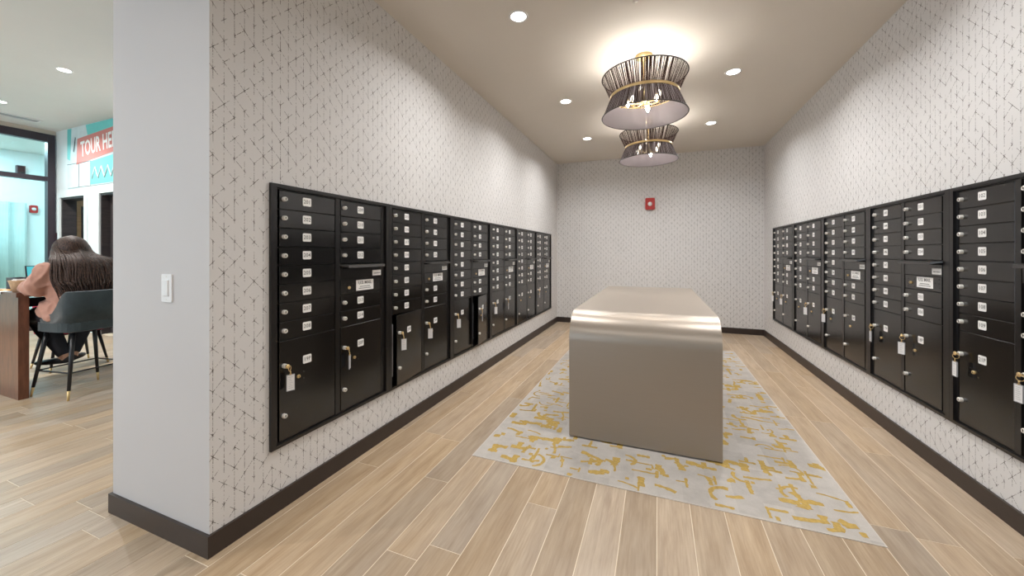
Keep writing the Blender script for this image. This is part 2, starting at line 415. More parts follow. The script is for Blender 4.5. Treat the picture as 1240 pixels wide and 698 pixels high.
cl = MB().box((XG - 3.0, YR, HL), (XP, YD + 3.2, HL + .2)).box((XP, YR, H + .25), (XP + .1, YP, HL + .2)); struct(cl.build('ceiling_lobby', 'ceil_l'))
# doors wall of the lobby with two openings
D1, D2 = (-8.923, -8.164, 2.095), (-7.727, -6.9, 2.10)
wd_ = MB()
for a, b in ((XG, D1[0]), (D1[1], D2[0]), (D2[1], XP)): wd_.box((a, YD, 0), (b, YD + .14, HL))
for d in (D1, D2): wd_.box((d[0], YD, d[2]), (d[1], YD + .14, HL))
struct(wd_.build('wall_lobby', 'lobby'))
for i, d in enumerate((D1, D2)):
    f = MB(); fw = .085
    for a, b in ((d[0] - fw, d[0]), (d[1], d[1] + fw)): f.box((a, YD - .02, 0), (b, YD, d[2] + fw))
    f.box((d[0], YD - .02, d[2]), (d[1], YD, d[2] + fw))
    o = struct(f.build('trim_%d' % (i + 1), 'lobby'))
    j = MB(); j.box((d[0], YD, 0), (d[0] + .03, YD + .16, d[2])); j.box((d[1] - .03, YD, 0), (d[1], YD + .16, d[2])); j.box((d[0] + .03, YD, d[2] - .03), (d[1] - .03, YD + .16, d[2]))
    dr = struct(j.build('door_%d' % (i + 1), 'jamb'))
    if i == 1:
        dl = MB().box((d[0] + .04, YD + .09, .01), (d[1] - .04, YD + .13, d[2] - .04)).build('door_leaf', 'jamb', dr)
        MB().cyl((d[0] + .12, YD + .05, 1.0), .02, .04, 12, 0, 'y').build('door_handle', 'steel', dl)
# room beyond doorway 1
tb = MB().box((XG, YD + 1.9, 0), (-6.0, YD + 2.0, HL)).box((-6.0, YD + .14, 0), (-5.9, YD + 2.0, HL)).box((XG - .1, YD + .14, 0), (XG, YD + 2.0, HL))
struct(tb.build('wall_corridor', 'lobby'))
struct(MB().box((XG, YD, -.12), (-5.9, YD + 2.0, -.001)).build('floor_corridor', 'grout'))
td = thing('wooden_door', 'tan wood door with tall glass lite seen through the lobby doorway', 'door', (XG + .055, 3.19, 0), R(90))
MB().box((-.05, 0, .005), (0, .05, 2.30)).box((.53, 0, .005), (.80, .05, 2.30)).box((0, 0, 2.0), (.53, .05, 2.30)).box((0, 0, .005), (.53, .05, .4)).build('door_panel', 'tan', td)
MB().box((0, -.004, .4), (.025, .05, 2.0)).box((.505, -.004, .4), (.53, .05, 2.0)).box((.025, -.004, 1.97), (.505, .05, 2.0)).box((.025, -.004, .4), (.505, .05, .43)).build('glazing_frame', 'jamb', td)
MB().box((.025, .02, .43), (.505, .03, 1.97)).build('glass_lite', 'frost', td)
# glass partition
gl = MB(); Y0, Y1, ZT = YR, 2.9, 3.05
gy = [Y0, -1.2, .9, Y1]
gl.box((XG - .05, Y0, ZT - .06), (XG + .05, Y1, ZT + .06)); gl.box((XG - .05, Y0, 2.36), (XG + .05, Y1, 2.43)); gl.box((XG - .05, Y0, 0), (XG + .05, Y1, .10))
for y in gy: gl.box((XG - .055, min(max(y - .04, Y0), Y1 - .08), 0), (XG + .055, min(max(y + .04, Y0 + .08), Y1), ZT))
w1 = struct(gl.build('window_1', 'frame'))
for a, b in zip(gy[:-1], gy[1:]):
    MB().box((XG - .004, a + .04, .10), (XG + .004, b - .04, 2.36)).build('pane', 'glass', w1); MB().box((XG - .004, a + .04, 2.43), (XG + .004, b - .04, ZT - .06)).build('pane', 'glass', w1)
struct(MB().box((XG - .08, YR, ZT + .06), (XG + .02, 2.917, HL)).build('wall_bulkhead', 'beige'))
br = MB().box((XG - 2.48, YR, 0), (XG - 2.38, YD + 3, HL)).box((XG - 2.38, YD + 2.9, 0), (XG, YD + 3, HL)); struct(br.build('wall_far', 'lobby'))
cu = MB(); pts = []
for i in range(60): pts.append((XG - 2.30 + .03 * math.sin(i * .9), 1.6 + i * .0285))
prf = pts + [(x + .008, y) for x, y in reversed(pts)]
n = len(pts)
for i in range(n - 1):
    (xa, ya), (xb, yb) = pts[i], pts[i + 1]
    cu.add([(xa, ya, .15), (xb, yb, .15), (xb, yb, 2.18), (xa, ya, 2.18), (xa + .006, ya, .15), (xb + .006, yb, .15), (xb + .006, yb, 2.18), (xa + .006, ya, 2.18)],
           [(0, 3, 2, 1), (4, 5, 6, 7), (3, 7, 6, 2), (0, 1, 5, 4)], 0, True)
tag(cu.build('curtain', 'curtain'), 'pale grey green curtain hanging behind the lobby glass partition', 'curtain')
# rear window wall behind the camera (source of the cool daylight)
rw = MB()
rw.box((XG - 3, YR - .15, 0), (XG + .3, YR, HL)).box((-1.2, YR - .15, 0), (XR + .5, YR, HL)).box((XG + .3, YR - .15, 3.0), (-1.2, YR, HL)).box((XG + .3, YR - .15, 0), (-1.2, YR, .2))
struct(rw.build('wall_rear', 'lobby'))
w2 = MB(); xs = [XG + .3 + i * (7.62 / 5) for i in range(6)]
for x in xs: w2.box((x - .03, YR - .1, .2), (x + .03, YR - .02, 3.0))
for z in (.23, 2.2, 2.97): w2.box((XG + .3, YR - .1, z - .03), (-1.2, YR - .02, z + .03))
struct(w2.build('window_2', 'frame'))
# baseboards
BH, BT = .0875, .012
struct(MB().box((XL, YP, 0), (XL + BT, YB - BT, BH)).build('baseboard_left', 'base'))
struct(MB().box((XR - BT, YR, 0), (XR, YB - BT, BH)).build('baseboard_right', 'base'))
struct(MB().box((XL, YB - BT, 0), (XR, YB, BH)).build('baseboard_back', 'base'))
struct(MB().box((XP - BT, YP - BT, 0), (XL + BT, YP, BH)).box((XP - BT, YP, 0), (XP, YD, BH)).build('baseboard_pillar', 'base'))

# ================================================================== MAILBOXES
ROW = .0892; ZT0 = 1.206
def frame_mesh(W):
    f = MB(); D_ = .34; c0, c1, c2, c3 = .040, .373, .403, .738; g = .0006
    fy0 = -.014
    f.box((g, fy0, 0), (.026, 0, 1.231)); f.box((W - .030, fy0, 0), (W - g, 0, 1.231)); f.box((.026, fy0, 1.214), (W - .030, 0, 1.231)); f.box((.026, fy0, 0), (W - .030, 0, .015))
    # outer box behind the flange
    f.box((.026, 0, .012), (c0, D_, 1.218)); f.box((c3, 0, .012), (W - .026, D_, 1.218), 0)
    f.box((c0, 0, ZT0 + .002), (c3, D_, 1.218)); f.box((c0, 0, .012), (c3, D_, .020)); f.box((c1, -.004, .020), (c2, D_, ZT0 + .002))
    f.box((c0, D_, .012), (c3, D_ + .006, 1.218), 1)
    z = ZT0
    for i in range(1, 9):
        zz = ZT0 - i * ROW
        f.box((c0, .004, zz - .0009), (c1, D_, zz + .0009))
        if i not in (5,): f.box((c2, .004, zz - .0009), (c3, D_, zz + .0009))
    for i in range(9):                                            # lock side stop strips, dark
        pass
    return f.mesh('case', ['blackf', 'pit'])
def door_mesh(h, w_=.321):
    return MB().plate(0, w_, .0016, h - .0016, -.0025, .0045, .0014).mesh('door', ['black'])
def rrect(cx, cz, w_, h, r, n=3):
    p = []
    for sx, sz, a0 in ((1, 1, 0), (-1, 1, 90), (-1, -1, 180), (1, -1, 270)):
        for i in range(n + 1):
            a = R(a0 + 90 * i / n); p.append((cx + sx * (w_ / 2 - r) + r * math.cos(a), cz + sz * (h / 2 - r) + r * math.sin(a)))
    return p
def label_mesh(txt, w_=.0480, h=.0415, size=.027):
    m = MB().prism(rrect(0, 0, w_, h, .0055), -.0012, 0, 0)
    m.text(txt, size, Matrix.Translation((0, -.0016, 0)) @ Matrix.Rotation(R(90), 4, 'X'), 1, .008)
    return m.mesh('number_label', ['label', 'ink'])
def lock_mesh(key='steel', r=.0108, l=.016):
    m = MB().lathe([(r * 1.0, 0), (r * 1.0, -l * .8), (r * .86, -l), (r * .55, -l), (r * .5, -l * .93), (1e-5, -l * .93)], 18, 0, (0, 0, 0), 'y')
    m.box((-.0012, -l - .0004, -.0055), (.0012, -l * .9, .0055), 1)
    return m.mesh('lock', [key, 'slot'])
CASE = {}; DOORM = {}; LOCK = lock_mesh(); SMALL = lock_mesh('brass', .0085, .007)
DM = door_mesh(ROW); PH = ZT0 - 8 * ROW - .022; PDM = door_mesh(PH)
um = MB().prism(rrect(0, 0, .141, .062, .0015, 1), -.0012, 0, 0)
um.text('U.S. MAIL', .0265, Matrix.Translation((0, -.0016, .014)) @ Matrix.Rotation(R(90), 4, 'X'), 1, .012)
for zz, ww in ((-.008, .042), (-.019, .050)):                    # two illegible small printed lines
    x = -ww
    while x < ww: um.box((x, -.0015, zz - .0025), (x + .006, -.0012, zz + .0025), 1); x += .0085
USM = um.mesh('mail_label', ['label', 'ink'])
stk = MB().prism(rrect(0, 0, .074, .034, .002, 1), -.0012, 0, 0)
x = -.026
while x < .026: stk.box((x, -.0015, -.006), (x + .005, -.0012, .001), 1); x += .0085
STK = stk.mesh('sticker', ['label', 'ink'])
screw_me = MB().cyl((0, 0, 0), .0028, -.0016, 8, 0, 'y').mesh('screw', ['slot'])
def mail_unit(label, loc, rz, W, start, parcels, ajar=None, group=None):
    if W not in CASE: CASE[W] = frame_mesh(W)
    u = thing('mailbox_unit', label, 'mailboxes', loc, rz, group)
    mk('case', CASE[W], u)
    num = start
    for col, x0 in ((0, .0485), (1, .4115)):
        for i in range(9):
            z1 = ZT0 - i * ROW; z0 = z1 - ROW
            if i == 8: z0 = .022
            if col == 1 and i == 4:
                # outgoing mail slot: hood, upper flap and lower plate
                hz = z1 - .004
                hd = MB(); hd.add([(.396, -.004, hz), (.744, -.004, hz), (.722, -.044, hz - .004), (.425, -.044, hz - .004), (.396, -.004, hz - .006), (.744, -.004, hz - .006), (.719, -.048, hz - .019), (.428, -.048, hz - .019)],
                                  [(0, 3, 2, 1), (4, 5, 6, 7), (0, 4, 7, 3), (3, 7, 6, 2), (2, 6, 5, 1), (1, 5, 4, 0)])
                hd.box((.41, -.010, hz - .020), (.735, .002, hz - .008), 1)
                hd.build('slot_hood', ['hood', 'pit'], u)
                fp = MB().plate(x0 - .006, x0 + .325, z1 - 1.02 * ROW, z1 - .024, -.003, .0045).build('mail_flap', 'black', u)
                mk('sticker', STK, fp, (x0 + .283, -.003, z1 - .062))
                zc = z0 - ROW + (ROW * .98) / 2
                pp = MB().plate(x0, x0 + .321, z0 - ROW + .0016, z0 - .003, -.0025, .0045).build('mail_plate', 'black', u)
                mk('mail_label', USM, pp, (x0 + .183, -.0025, zc + .004)); mk('lock', SMALL, pp, (x0 + .058, -.0025, zc - .004))
                for sx, sz in ((.030, .018), (.030, -.026), (.088, .018), (.088, -.026), (.268, .004), (.300, .028), (.300, .004), (.300, -.022)): mk('screw', screw_me, pp, (x0 + sx, -.0025, zc + sz))
                continue
            if col == 1 and i == 5: continue
            if i < 8:
                d = mk('mailbox_door', DM, u, (x0, 0, z0))
                mk('lock', LOCK, d, (.0215, -.0025, ROW * .53)); t_x = str(num); num += 1
                if t_x not in DOORM: DOORM[t_x] = label_mesh(t_x)
                mk('number_label', DOORM[t_x], d, (.147, -.0025, ROW * .55))
            else:
                a = (ajar or {}).get(col, 0)
                d = mk('parcel_door', PDM, u, (x0 + .321, 0, z0), (0, 0, R(a)))
                d.location = (x0 + .321 - .321 * math.cos(R(a)), -.321 * math.sin(R(a)), z0) if a else (x0, 0, z0)
                if a: d.rotation_euler = (0, 0, R(a))
                pt = parcels[col]
                if pt not in DOORM: DOORM[pt] = label_mesh(pt)
                mk('lock', LOCK, d, (.0215, -.0025, .352)); mk('number_label', DOORM[pt], d, (.148, -.0025, .353))
                mk('lock', SMALL, d, (.098, -.0025, .279)); mk('lock', LOCK, d, (.0205, -.0025, .116))
                for sx, sz in ((.075, .295), (.075, .262), (.128, .295), (.128, .262)): mk('screw', screw_me, d, (sx, -.0025, sz))
                if a:
                    hb = MB().box((x0 - .0045, .001, z0 + .06), (x0 + .006, .009, z1 - .06)).build('latch_bar', 'clear', u)
    return u
# hanging keys
kb = MB().cyl((0, 0, 0), .0088, -.003, 14, 0, 'y').box((-.0014, -.001, -.004), (.0014, .0, .004)); 
KEYHEAD = MB().tube([(0, 0, 0), (0, -.012, 0)], .003, 8).lathe([(1e-5, -.011), (.010, -.011), (.010, -.0145), (1e-5, -.0145)], 14, 0, (0, 0, 0), 'y').mesh('key', ['brass'])
ringp = [(.0125 * math.cos(R(a)), 0, .0125 * math.sin(R(a))) for a in range(0, 360, 24)]
RING = MB().tube(ringp, .0015, 6, closed=True).mesh('ring', ['brass'])
SWV = MB().tube([(0, 0, .012), (0, 0, 0)], [.003, .0022], 8).lathe([(.0045, 0), (.0045, -.004), (1e-5, -.004)], 10).mesh('swivel', ['brass'])
TAG = MB().box((-.0160, -.0016, -.078), (.0160, .0016, -.006), 0)
for i in range(7): TAG.box((-.011, -.0019, -.068 + i * .0085), (.009 - (i % 3) * .003, -.0016, -.0665 + i * .0085), 1)
TAGM = TAG.mesh('tag', ['tag', 'clear'])
TAGF = MB().box((-.0175, -.003, -.080), (-.0160, .003, -.004)).box((.0160, -.003, -.080), (.0175, .003, -.004)).box((-.0160, -.003, -.080), (.0160, .003, -.078)).box((-.0160, -.003, -.006), (.0160, .003, -.004)).mesh('tag_holder', ['clear'])
def key_tag(unit_loc, rz, col, label, twist=0, sw=.012, z=.374, ajar=0):
    mtx = Matrix.Translation(unit_loc) @ Matrix.Rotation(rz, 4, 'Z')
    x0 = (.0485, .4115)[col]; lx, ly = .0215, -.0025 - .0150
    if ajar:
        hx = x0 + .321; dx = lx - .321
        px, py = hx + dx * math.cos(R(ajar)) - ly * math.sin(R(ajar)), dx * math.sin(R(ajar)) + ly * math.cos(R(ajar))
    else: px, py = x0 + lx, ly
    p = mtx @ Vector((px, py, z))
    k = thing('key_tag', label, 'key tag', p, rz + R(ajar), 'parcel locker keys with white tags')
    mk('key', KEYHEAD, k, (0, 0, 0))
    mk('ring', RING, k, (.009, -.014, -.012), (0, 0, R(35 + twist * .2)))
    mk('swivel', SWV, k, (sw, -.015, -.0375)); 
    mk('tag', TAGM, k, (sw, -.015, -.037), (0, 0, R(twist))); mk('tag_holder', TAGF, k, (sw, -.015, -.037), (0, 0, R(twist)))
    return k
LU = ['black mailbox bank at the near end of the left wall, boxes 201 to 214', 'second black mailbox bank from the pillar on the left wall, left parcel door slightly ajar',
      'third black mailbox bank from the pillar on the left wall, right parcel door swung open', 'fourth black mailbox bank from the pillar on the left wall',
      'fifth black mailbox bank from the pillar on the left wall, no key tags', 'farthest black mailbox bank on the left wall, next to the back corner']
UZL = [(XL, LY0 + i * WL, LZ0) for i in range(6)]
for i, l in enumerate(LU):
    mail_unit(l, UZL[i], R(90), WL, 201 + i * 14, ('%dP' % (19 + 2 * i) if i < 1 else '%dP' % (21 + 2 * i), '%dP' % (20 + 2 * i) if i < 1 else '%dP' % (22 + 2 * i)), ajar={1: {0: 6}, 2: {1: 9.5}}.get(i), group='mailbox banks in the left wall')
RU = ['farthest grey-black mailbox bank on the right wall, next to the back corner', 'second mailbox bank from the back corner on the right wall', 'third mailbox bank from the back corner on the right wall',
      'fourth mailbox bank from the back corner on the right wall', 'nearest mailbox bank on the right wall, cut by the photo edge']
UZR = [(XR, RY1 - i * WR, RZ0) for i in range(5)]
for i, l in enumerate(RU):
    mail_unit(l, UZR[i], R(-90), WR, [301, 315, 329, 343, 102][i], [('11P', '12P'), ('13P', '14P'), ('15P', '16P'), ('17P', '18P'), ('21P', '22P')][i], group='mailbox banks in the right wall')
for (i, col, tw, aj, lb) in [
    (0, 0, -20, 0, 'white key tag hanging under the 208 box, leftmost key on the left wall'),
    (0, 1, 36, 0, 'edge-on key tag hanging under the 214 box in the nearest left mailbox bank'),
    (1, 0, -40, 6, 'white key tag on the slightly ajar parcel door of the second left mailbox bank'),
    (1, 1, -45, 0, 'white key tag on the right parcel door of the second left mailbox bank'),
    (2, 0, -45, 0, 'white key tag on the closed parcel door of the third left mailbox bank'),
    (2, 1, 18, 9.5, 'edge-on key tag on the swung open parcel door, third left mailbox bank'),
    (3, 0, -35, 0, 'white key tag on the left parcel door of the fourth left mailbox bank'),
    (3, 1, 15, 0, 'edge-on key tag on the right parcel door of the fourth left mailbox bank'),
    (5, 0, 10, 0, 'small key tag on the farthest left-wall mailbox bank, left parcel door')]:
    key_tag(UZL[i], R(90), col, lb, tw, ajar=aj)
for (i, col, tw, lb) in [
    (0, 0, 30, 'tiny key tag at the far left parcel door of the farthest right mailbox bank'),
    (0, 1, 30, 'small key tag on the right parcel door of the farthest right mailbox bank'),
    (1, 1, 40, 'white key tag on the right parcel door of the second right-wall bank'),
    (2, 0, 30, 'white key tag on the left parcel door of the third right-wall bank'),
    (3, 0, -10, 'edge-on key tag on the left parcel door of the fourth right-wall bank'),
    (3, 1, 35, 'wide white key tag on the right parcel door of the fourth right-wall bank'),
    (4, 0, -4, 'narrow key tag beside the 21P parcel door of the nearest right bank'),
    (4, 1, 8, 'white key tag at the right edge of the photo on the nearest right bank')]:
    key_tag(UZR[i], R(-90), col, lb, tw, sw=.004)

# ================================================================== RUG
RX0, RX1, RYA, RYB = -1.0206, .8704, 1.970, 5.20
rug = thing('area_rug', 'pale grey woven rug with mustard yellow broken line pattern under the metal console', 'rug', (0, 0, 0))
MB().box((RX0, RYA, .0002), (RX1, RYB, .0030)).build('carpet', 'rug', rug)
bd = MB().box((RX0 - .004, RYA - .004, .0002), (RX1 + .004, RYA, .0034)).box((RX0 - .004, RYB, .0002), (RX1 + .004, RYB + .004, .0034)).box((RX0 - .004, RYA, .0002), (RX0, RYB, .0034)).box((RX1, RYA, .0002), (RX1 + .004, RYB, .0034))
M['edge'] = mat('pale_rug_binding', (.60, .55, .49, 1), .9, noise=.1); bd.build('binding', 'edge', rug)
mo = MB(); q = random.Random(11); nst = 0
def blob(pts, ws, z):
    vs = []; n = len(pts); z += q.uniform(0, .0004)
    for i, (x, y) in enumerate(pts):
        a = pts[max(i - 1, 0)]; b = pts[min(i + 1, n - 1)]; dx, dy = b[0] - a[0], b[1] - a[1]; L = math.hypot(dx, dy) or 1
        nx, ny = -dy / L, dx / L; w_ = ws[i]
        vs += [(x + nx * w_ * q.uniform(.75, 1.2), y + ny * w_ * q.uniform(.75, 1.2), z), (x - nx * w_ * q.uniform(.75, 1.2), y - ny * w_ * q.uniform(.75, 1.2), z)]
    vs = [(min(max(x, RX0 + .005), RX1 - .005), min(max(y, RYA + .005), RYB - .005), z) for x, y, z in vs]
    mo.add(vs, [(2 * i, 2 * i + 1, 2 * i + 3, 2 * i + 2) for i in range(n - 1)])
gx = int((RX1 - RX0) / .108); gyn = int((RYB - RYA) / .108)
for i in range(gx):
    for j in range(gyn):
        if q.random() < .10: continue
        x = RX0 + (i + q.uniform(.1, .9)) * .108; y = RYA + (j + q.uniform(.1, .9)) * .108; z = .0033 + q.uniform(0, .0004)
        kind = q.random(); vert = q.random() < .38
        def run(x, y, vert, L, w0, curve=0):
            n = max(3, int(L / .012)); P = []; W_ = []
            for k in range(n + 1):
                s_ = k / n * L; c_ = curve * (k / n) ** 2
                P.append((x + (c_ if vert else s_) + q.uniform(-.0015, .0015), y + (s_ if vert else c_) + q.uniform(-.0015, .0015)))
                W_.append(w0 * q.uniform(.75, 1.25))
            blob(P, W_, z); return P[-1]
        L = q.uniform(.04, .14); w0 = q.choice([.006, .009, .012, .017])
        e = run(x, y, vert, L, w0, q.choice([0, 0, .02, -.03]))
        if kind < .5: run(e[0], e[1] - q.uniform(.0, .05), not vert if kind < .4 else vert, q.uniform(.03, .09) * q.choice([1, -1]) if False else q.uniform(.03, .09), w0 * q.uniform(.8, 1.6))
        elif kind < .7: run(x + L * .5 * (not vert), y + L * .5 * vert, not vert, q.uniform(.03, .08), w0)
        elif kind < .8:
            P = []; r0 = q.uniform(.045, .07); a0 = q.uniform(0, 6.28)
            for k in range(10): a = a0 + k * .3; P.append((x + r0 * math.cos(a), y + r0 * math.sin(a)))
            blob(P, [min(w0, .013) * q.uniform(.8, 1.2) for _ in P], z)
        if q.random() < .35:
            xx, yy = x + q.uniform(-.06, .06), y + q.uniform(-.06, .06); run(xx, yy, q.random() < .5, q.uniform(.015, .035), q.choice([.010, .014]))
mm = mo.build('yellow_motif', 'motif', rug); mm['kind'] = 'stuff'

# ================================================================== CONSOLE
CX0, CX1, CYF, CYB, CZ, CR = -.5375, .3465, 2.40, 4.72, .8155, .185
con = thing('console_table', 'waterfall console in brushed champagne metal standing on the rug', 'table', ((CX0 + CX1) / 2, (CYF + CYB) / 2, 0))
hw = (CX1 - CX0) / 2; hy = (CYB - CYF) / 2; B0 = .012
outer = [(-hy, B0)]; 
for i in range(0, 17): a = R(180 - 90 * i / 16); outer.append((-hy + CR + CR * math.cos(a), CZ - CR + CR * math.sin(a)))
for i in range(0, 17): a = R(90 - 90 * i / 16); outer.append((hy - CR + CR * math.cos(a), CZ - CR + CR * math.sin(a)))
outer.append((hy, B0))
TH = .03; inner = []
for i, (y, z) in enumerate(outer):
    a = outer[max(i - 1, 0)]; b = outer[min(i + 1, len(outer) - 1)]; dy, dz = b[0] - a[0], b[1] - a[1]; L = math.hypot(dy, dz); inner.append((y + dz / L * TH, z - dy / L * TH))
n = len(outer); sh = MB()
for side, sx in ((0, -hw), (1, hw)):
    pass
vs = [(-hw, y, z) for y, z in outer] + [(hw, y, z) for y, z in outer] + [(-hw, y, z) for y, z in inner] + [(hw, y, z) for y, z in inner]
sh.add(vs, [(i, i + n, i + n + 1, i + 1) for i in range(n - 1)], 0, True)
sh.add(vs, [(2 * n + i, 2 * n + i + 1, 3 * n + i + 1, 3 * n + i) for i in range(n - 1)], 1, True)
sh.add(vs, [(i, i + 1, 2 * n + i + 1, 2 * n + i) for i in range(n - 1)], 0)
sh.add(vs, [(n + i, 3 * n + i, 3 * n + i + 1, n + i + 1) for i in range(n - 1)], 0)
sh.add(vs, [(0, 2 * n, 3 * n, n), (n - 1, 2 * n - 1, 4 * n - 1, 3 * n - 1)], 0)
sh.build('waterfall_shell', ['console', 'console_in'], con, (0, 0, 0))
for sx in (-1, 1):
    x = sx * (hw - .05)
    MB().box((x - .01, -hy + CR, B0), (x + .01, hy - CR, CZ - TH - .001)).build('side_panel', 'console', con)
MB().box((-hw + .03, -hy + .02, .0044), (hw - .03, hy - .02, B0)).build('toe_gap_shade', 'pit', con)  # near-black block stands in for the shadow in the toe gap

# ================================================================== CEILING LAMPS
can_me = MB().lathe([(.050, -.002), (.062, -.006), (.066, -.001), (.066, 0)], 28).lathe([(.050, -.002), (.050, 0)], 28).mesh('trim_ring', ['white'])
lens_me = MB().lathe([(1e-5, -.0015), (.050, -.0025), (.051, -.001)], 28).mesh('lens', ['lamp'])
def downlight(x, y, z, label, p, col, group):
    t = thing('recessed_downlight', label, 'ceiling light', (x, y, z), 0, group)
    mk('trim_ring', can_me, t, (0, 0, 0)); mk('lens', lens_me, t, (0, 0, 0))
    disc('downlight_lamp', (x, y, z - .012), .045, p, col)
for x, y, lb in ((-.863, 2.324, 'nearest downlight on the left of the mail room ceiling'), (-.888, 3.80, 'middle downlight on the left of the mail room ceiling'), (-.899, 5.135, 'farthest downlight on the left, near the back corner'),
                 (.616, 3.712, 'nearer downlight on the right of the pendants'), (.606, 5.067, 'farther downlight on the right, near the back wall'), (.620, 2.32, 'downlight on the right before the near pendant, outside the photo'),
                 (-.86, -.55, 'downlight on the left behind the photographer, outside the photo'), (.62, -.55, 'downlight on the right behind the photographer, outside the photo')):
    downlight(x, y, H, lb, LAMP_P, NEUT, 'mail room downlights')
for x, y, lb in ((-5.952, 1.968, 'larger round downlight on the lobby ceiling above the seated person'), (-7.959, 2.069, 'small downlight at the left edge of the photo on the lobby ceiling')):
    downlight(x, y, HL, lb, LOBBY_P, (1, .96, .93), 'lobby downlights')
for x, y, lb in ((-5.9, -.6, 'middle'), (-3.9, -.6, 'right-hand'), (-7.9, -.6, 'left-hand')): downlight(x, y, HL, lb + ' lobby downlight outside the view of the photo', LOBBY_P, (1, .96, .93), 'lobby downlights behind the view')
for i in range(2): area('glass_room_fill', (XG - 1.2, .6 + 1.9 * i, HL - .02), 1.0, .8, 105, COOL)  # added cool fill in place of the glass room's own window light
area('corridor_fill', (-7.6, YD + 1.0, HL - .02), 1.0, .6, 14, COOL)  # added fill to brighten the corridor, no fixture modelled
# ceiling vent, sprinkler
vt = thing('ceiling_vent', 'slim linear air vent in the lobby ceiling above the glass partition', 'vent', (-8.60, 1.6, HL))
MB().box((-.09, -1.0, -.012), (-.07, 1.0, 0)).box((.07, -1.0, -.012), (.09, 1.0, 0)).box((-.07, .98, -.012), (.07, 1.0, 0)).box((-.07, -1.0, -.012), (.07, -.98, 0)).build('frame', 'white', vt)
for k in range(3): MB().box((-.045 + k * .035, -.98, -.008), (-.030 + k * .035, .98, 0)).build('slat', 'vent', vt)
MB().box((-.07, -.98, -.002), (.07, .98, 0)).build('backing', 'pit', vt)
sp_ = thing('sprinkler_head', 'small ceiling sprinkler at the top edge of the photo before the pendants', 'sprinkler', (-.124, 2.395, H))
MB().lathe([(1e-5, -.006), (.030, -.005), (.034, 0)], 20).build('escutcheon', 'white', sp_); MB().cyl((0, 0, -.035), .006, .03, 10).lathe([(1e-5, -.037), (.016, -.037), (.016, -.035), (1e-5, -.035)], 14).build('deflector', 'steel', sp_)

# ================================================================== PENDANTS
def pendant(x, y, label):
    t = thing('drum_pendant', label, 'pendant light', (x, y, 0), 0, 'dark string hourglass pendants')
    ZTp, ZM, ZB, RT, RM = 2.615, 2.458, 2.300, .325, .258
    MB().lathe([(1e-5, H - .045), (.028, H - .045), (.055, H - .022), (.068, H - .004), (.068, H)], 24).build('canopy', 'brass', t)
    MB().cyl((0, 0, ZM - .06), .008, H - .04 - ZM + .06, 10).build('rod', 'brass', t)
    rr_ = random.Random(5)
    for nm, z0, z1, r0, r1 in (('upper_shade', ZM, ZTp, RM, RT), ('lower_shade', ZM, ZB, RM, RT)):
        s_ = MB(); N = 420
        for k in range(N):
            dens = .5 + .5 * math.sin(k * .21) * math.sin(k * .053 + 1)
            if rr_.random() < (.22 - .20 * dens if nm == 'upper_shade' else .10 - .09 * dens): continue
            a = 2 * math.pi * (k + rr_.uniform(-.3, .3)) / N; da = math.pi / N * rr_.uniform(.75, 1.15); ab = a + rr_.uniform(-.02, .02)
            c = lambda r, an, z: (r * math.cos(an), r * math.sin(an), z)
            s_.add([c(r0, a - da, z0), c(r0, a + da, z0), c(r1, ab + da, z1), c(r1, ab - da, z1)], [(0, 1, 2, 3)])
        o = s_.build(nm, 'thread', t)
        MB().lathe([(r0 - .004, z0), (r1 - .004, z1)], 64).build('liner', 'sheer' if nm == 'upper_shade' else 'lining', o)
        MB().tube([(r1 * math.cos(R(a)), r1 * math.sin(R(a)), z1) for a in range(0, 360, 6)], .0045, 6, closed=True).build('rim', 'trimdark', o)
    MB().lathe([(RM + .002, ZM - .011), (RM + .006, ZM - .011), (RM + .006, ZM + .011), (RM + .002, ZM + .011), (RM + .002, ZM - .011)], 72).build('waist_band', 'brass', t)
    MB().lathe([(1e-5, ZM - .075), (.020, ZM - .07), (.026, ZM - .055), (.020, ZM - .035), (.012, ZM - .03)], 18).build('hub', 'brass', t)
    for k in range(6):
        a = R(60 * k + 18); ex, ey = math.cos(a), math.sin(a)
        MB().tube([(0, 0, ZM - .055), (ex * .06, ey * .06, ZM - .062), (ex * .11, ey * .11, ZM - .05), (ex * .125, ey * .125, ZM - .03)], .005, 8).build('arm', 'brass', t)
        MB().cyl((ex * .125, ey * .125, ZM - .03), .012, .03, 12).build('socket', 'brass', t)
        dn = k % 2; sg = -1 if dn else 1; zb = ZM - .03 if dn else ZM
        prof = [(1e-5, 0), (.010, .004), (.016, .022), (.014, .036), (.006, .052), (1e-5, .058)]
        MB().lathe([(r, h * sg) for r, h in prof], 12, 0, (ex * .125, ey * .125, zb)).build('bulb', 'bulb', t)
        l = bpy.data.lights.new('bulb_lamp', 'POINT'); l.energy = BULB_P * (.5 if dn else 1.5); l.color = WARM; l.shadow_soft_size = .02
        lo = bpy.data.objects.new('bulb_lamp', l); C.objects.link(lo); lo.location = (x + ex * .125, y + ey * .125, zb + .083 * sg)
        # three cross spokes hold the band
        if k % 2 == 0: MB().tube([(0, 0, ZM - .045), (ex * RM, ey * RM, ZM)], .0035, 6).build('spoke', 'brass', t)
    return t
pendant(-.10, 3.15, 'nearer hourglass pendant light with dark string shade and brass band')
pendant(-.10, 4.66, 'farther hourglass pendant light with dark string shade, hanging behind the near one')

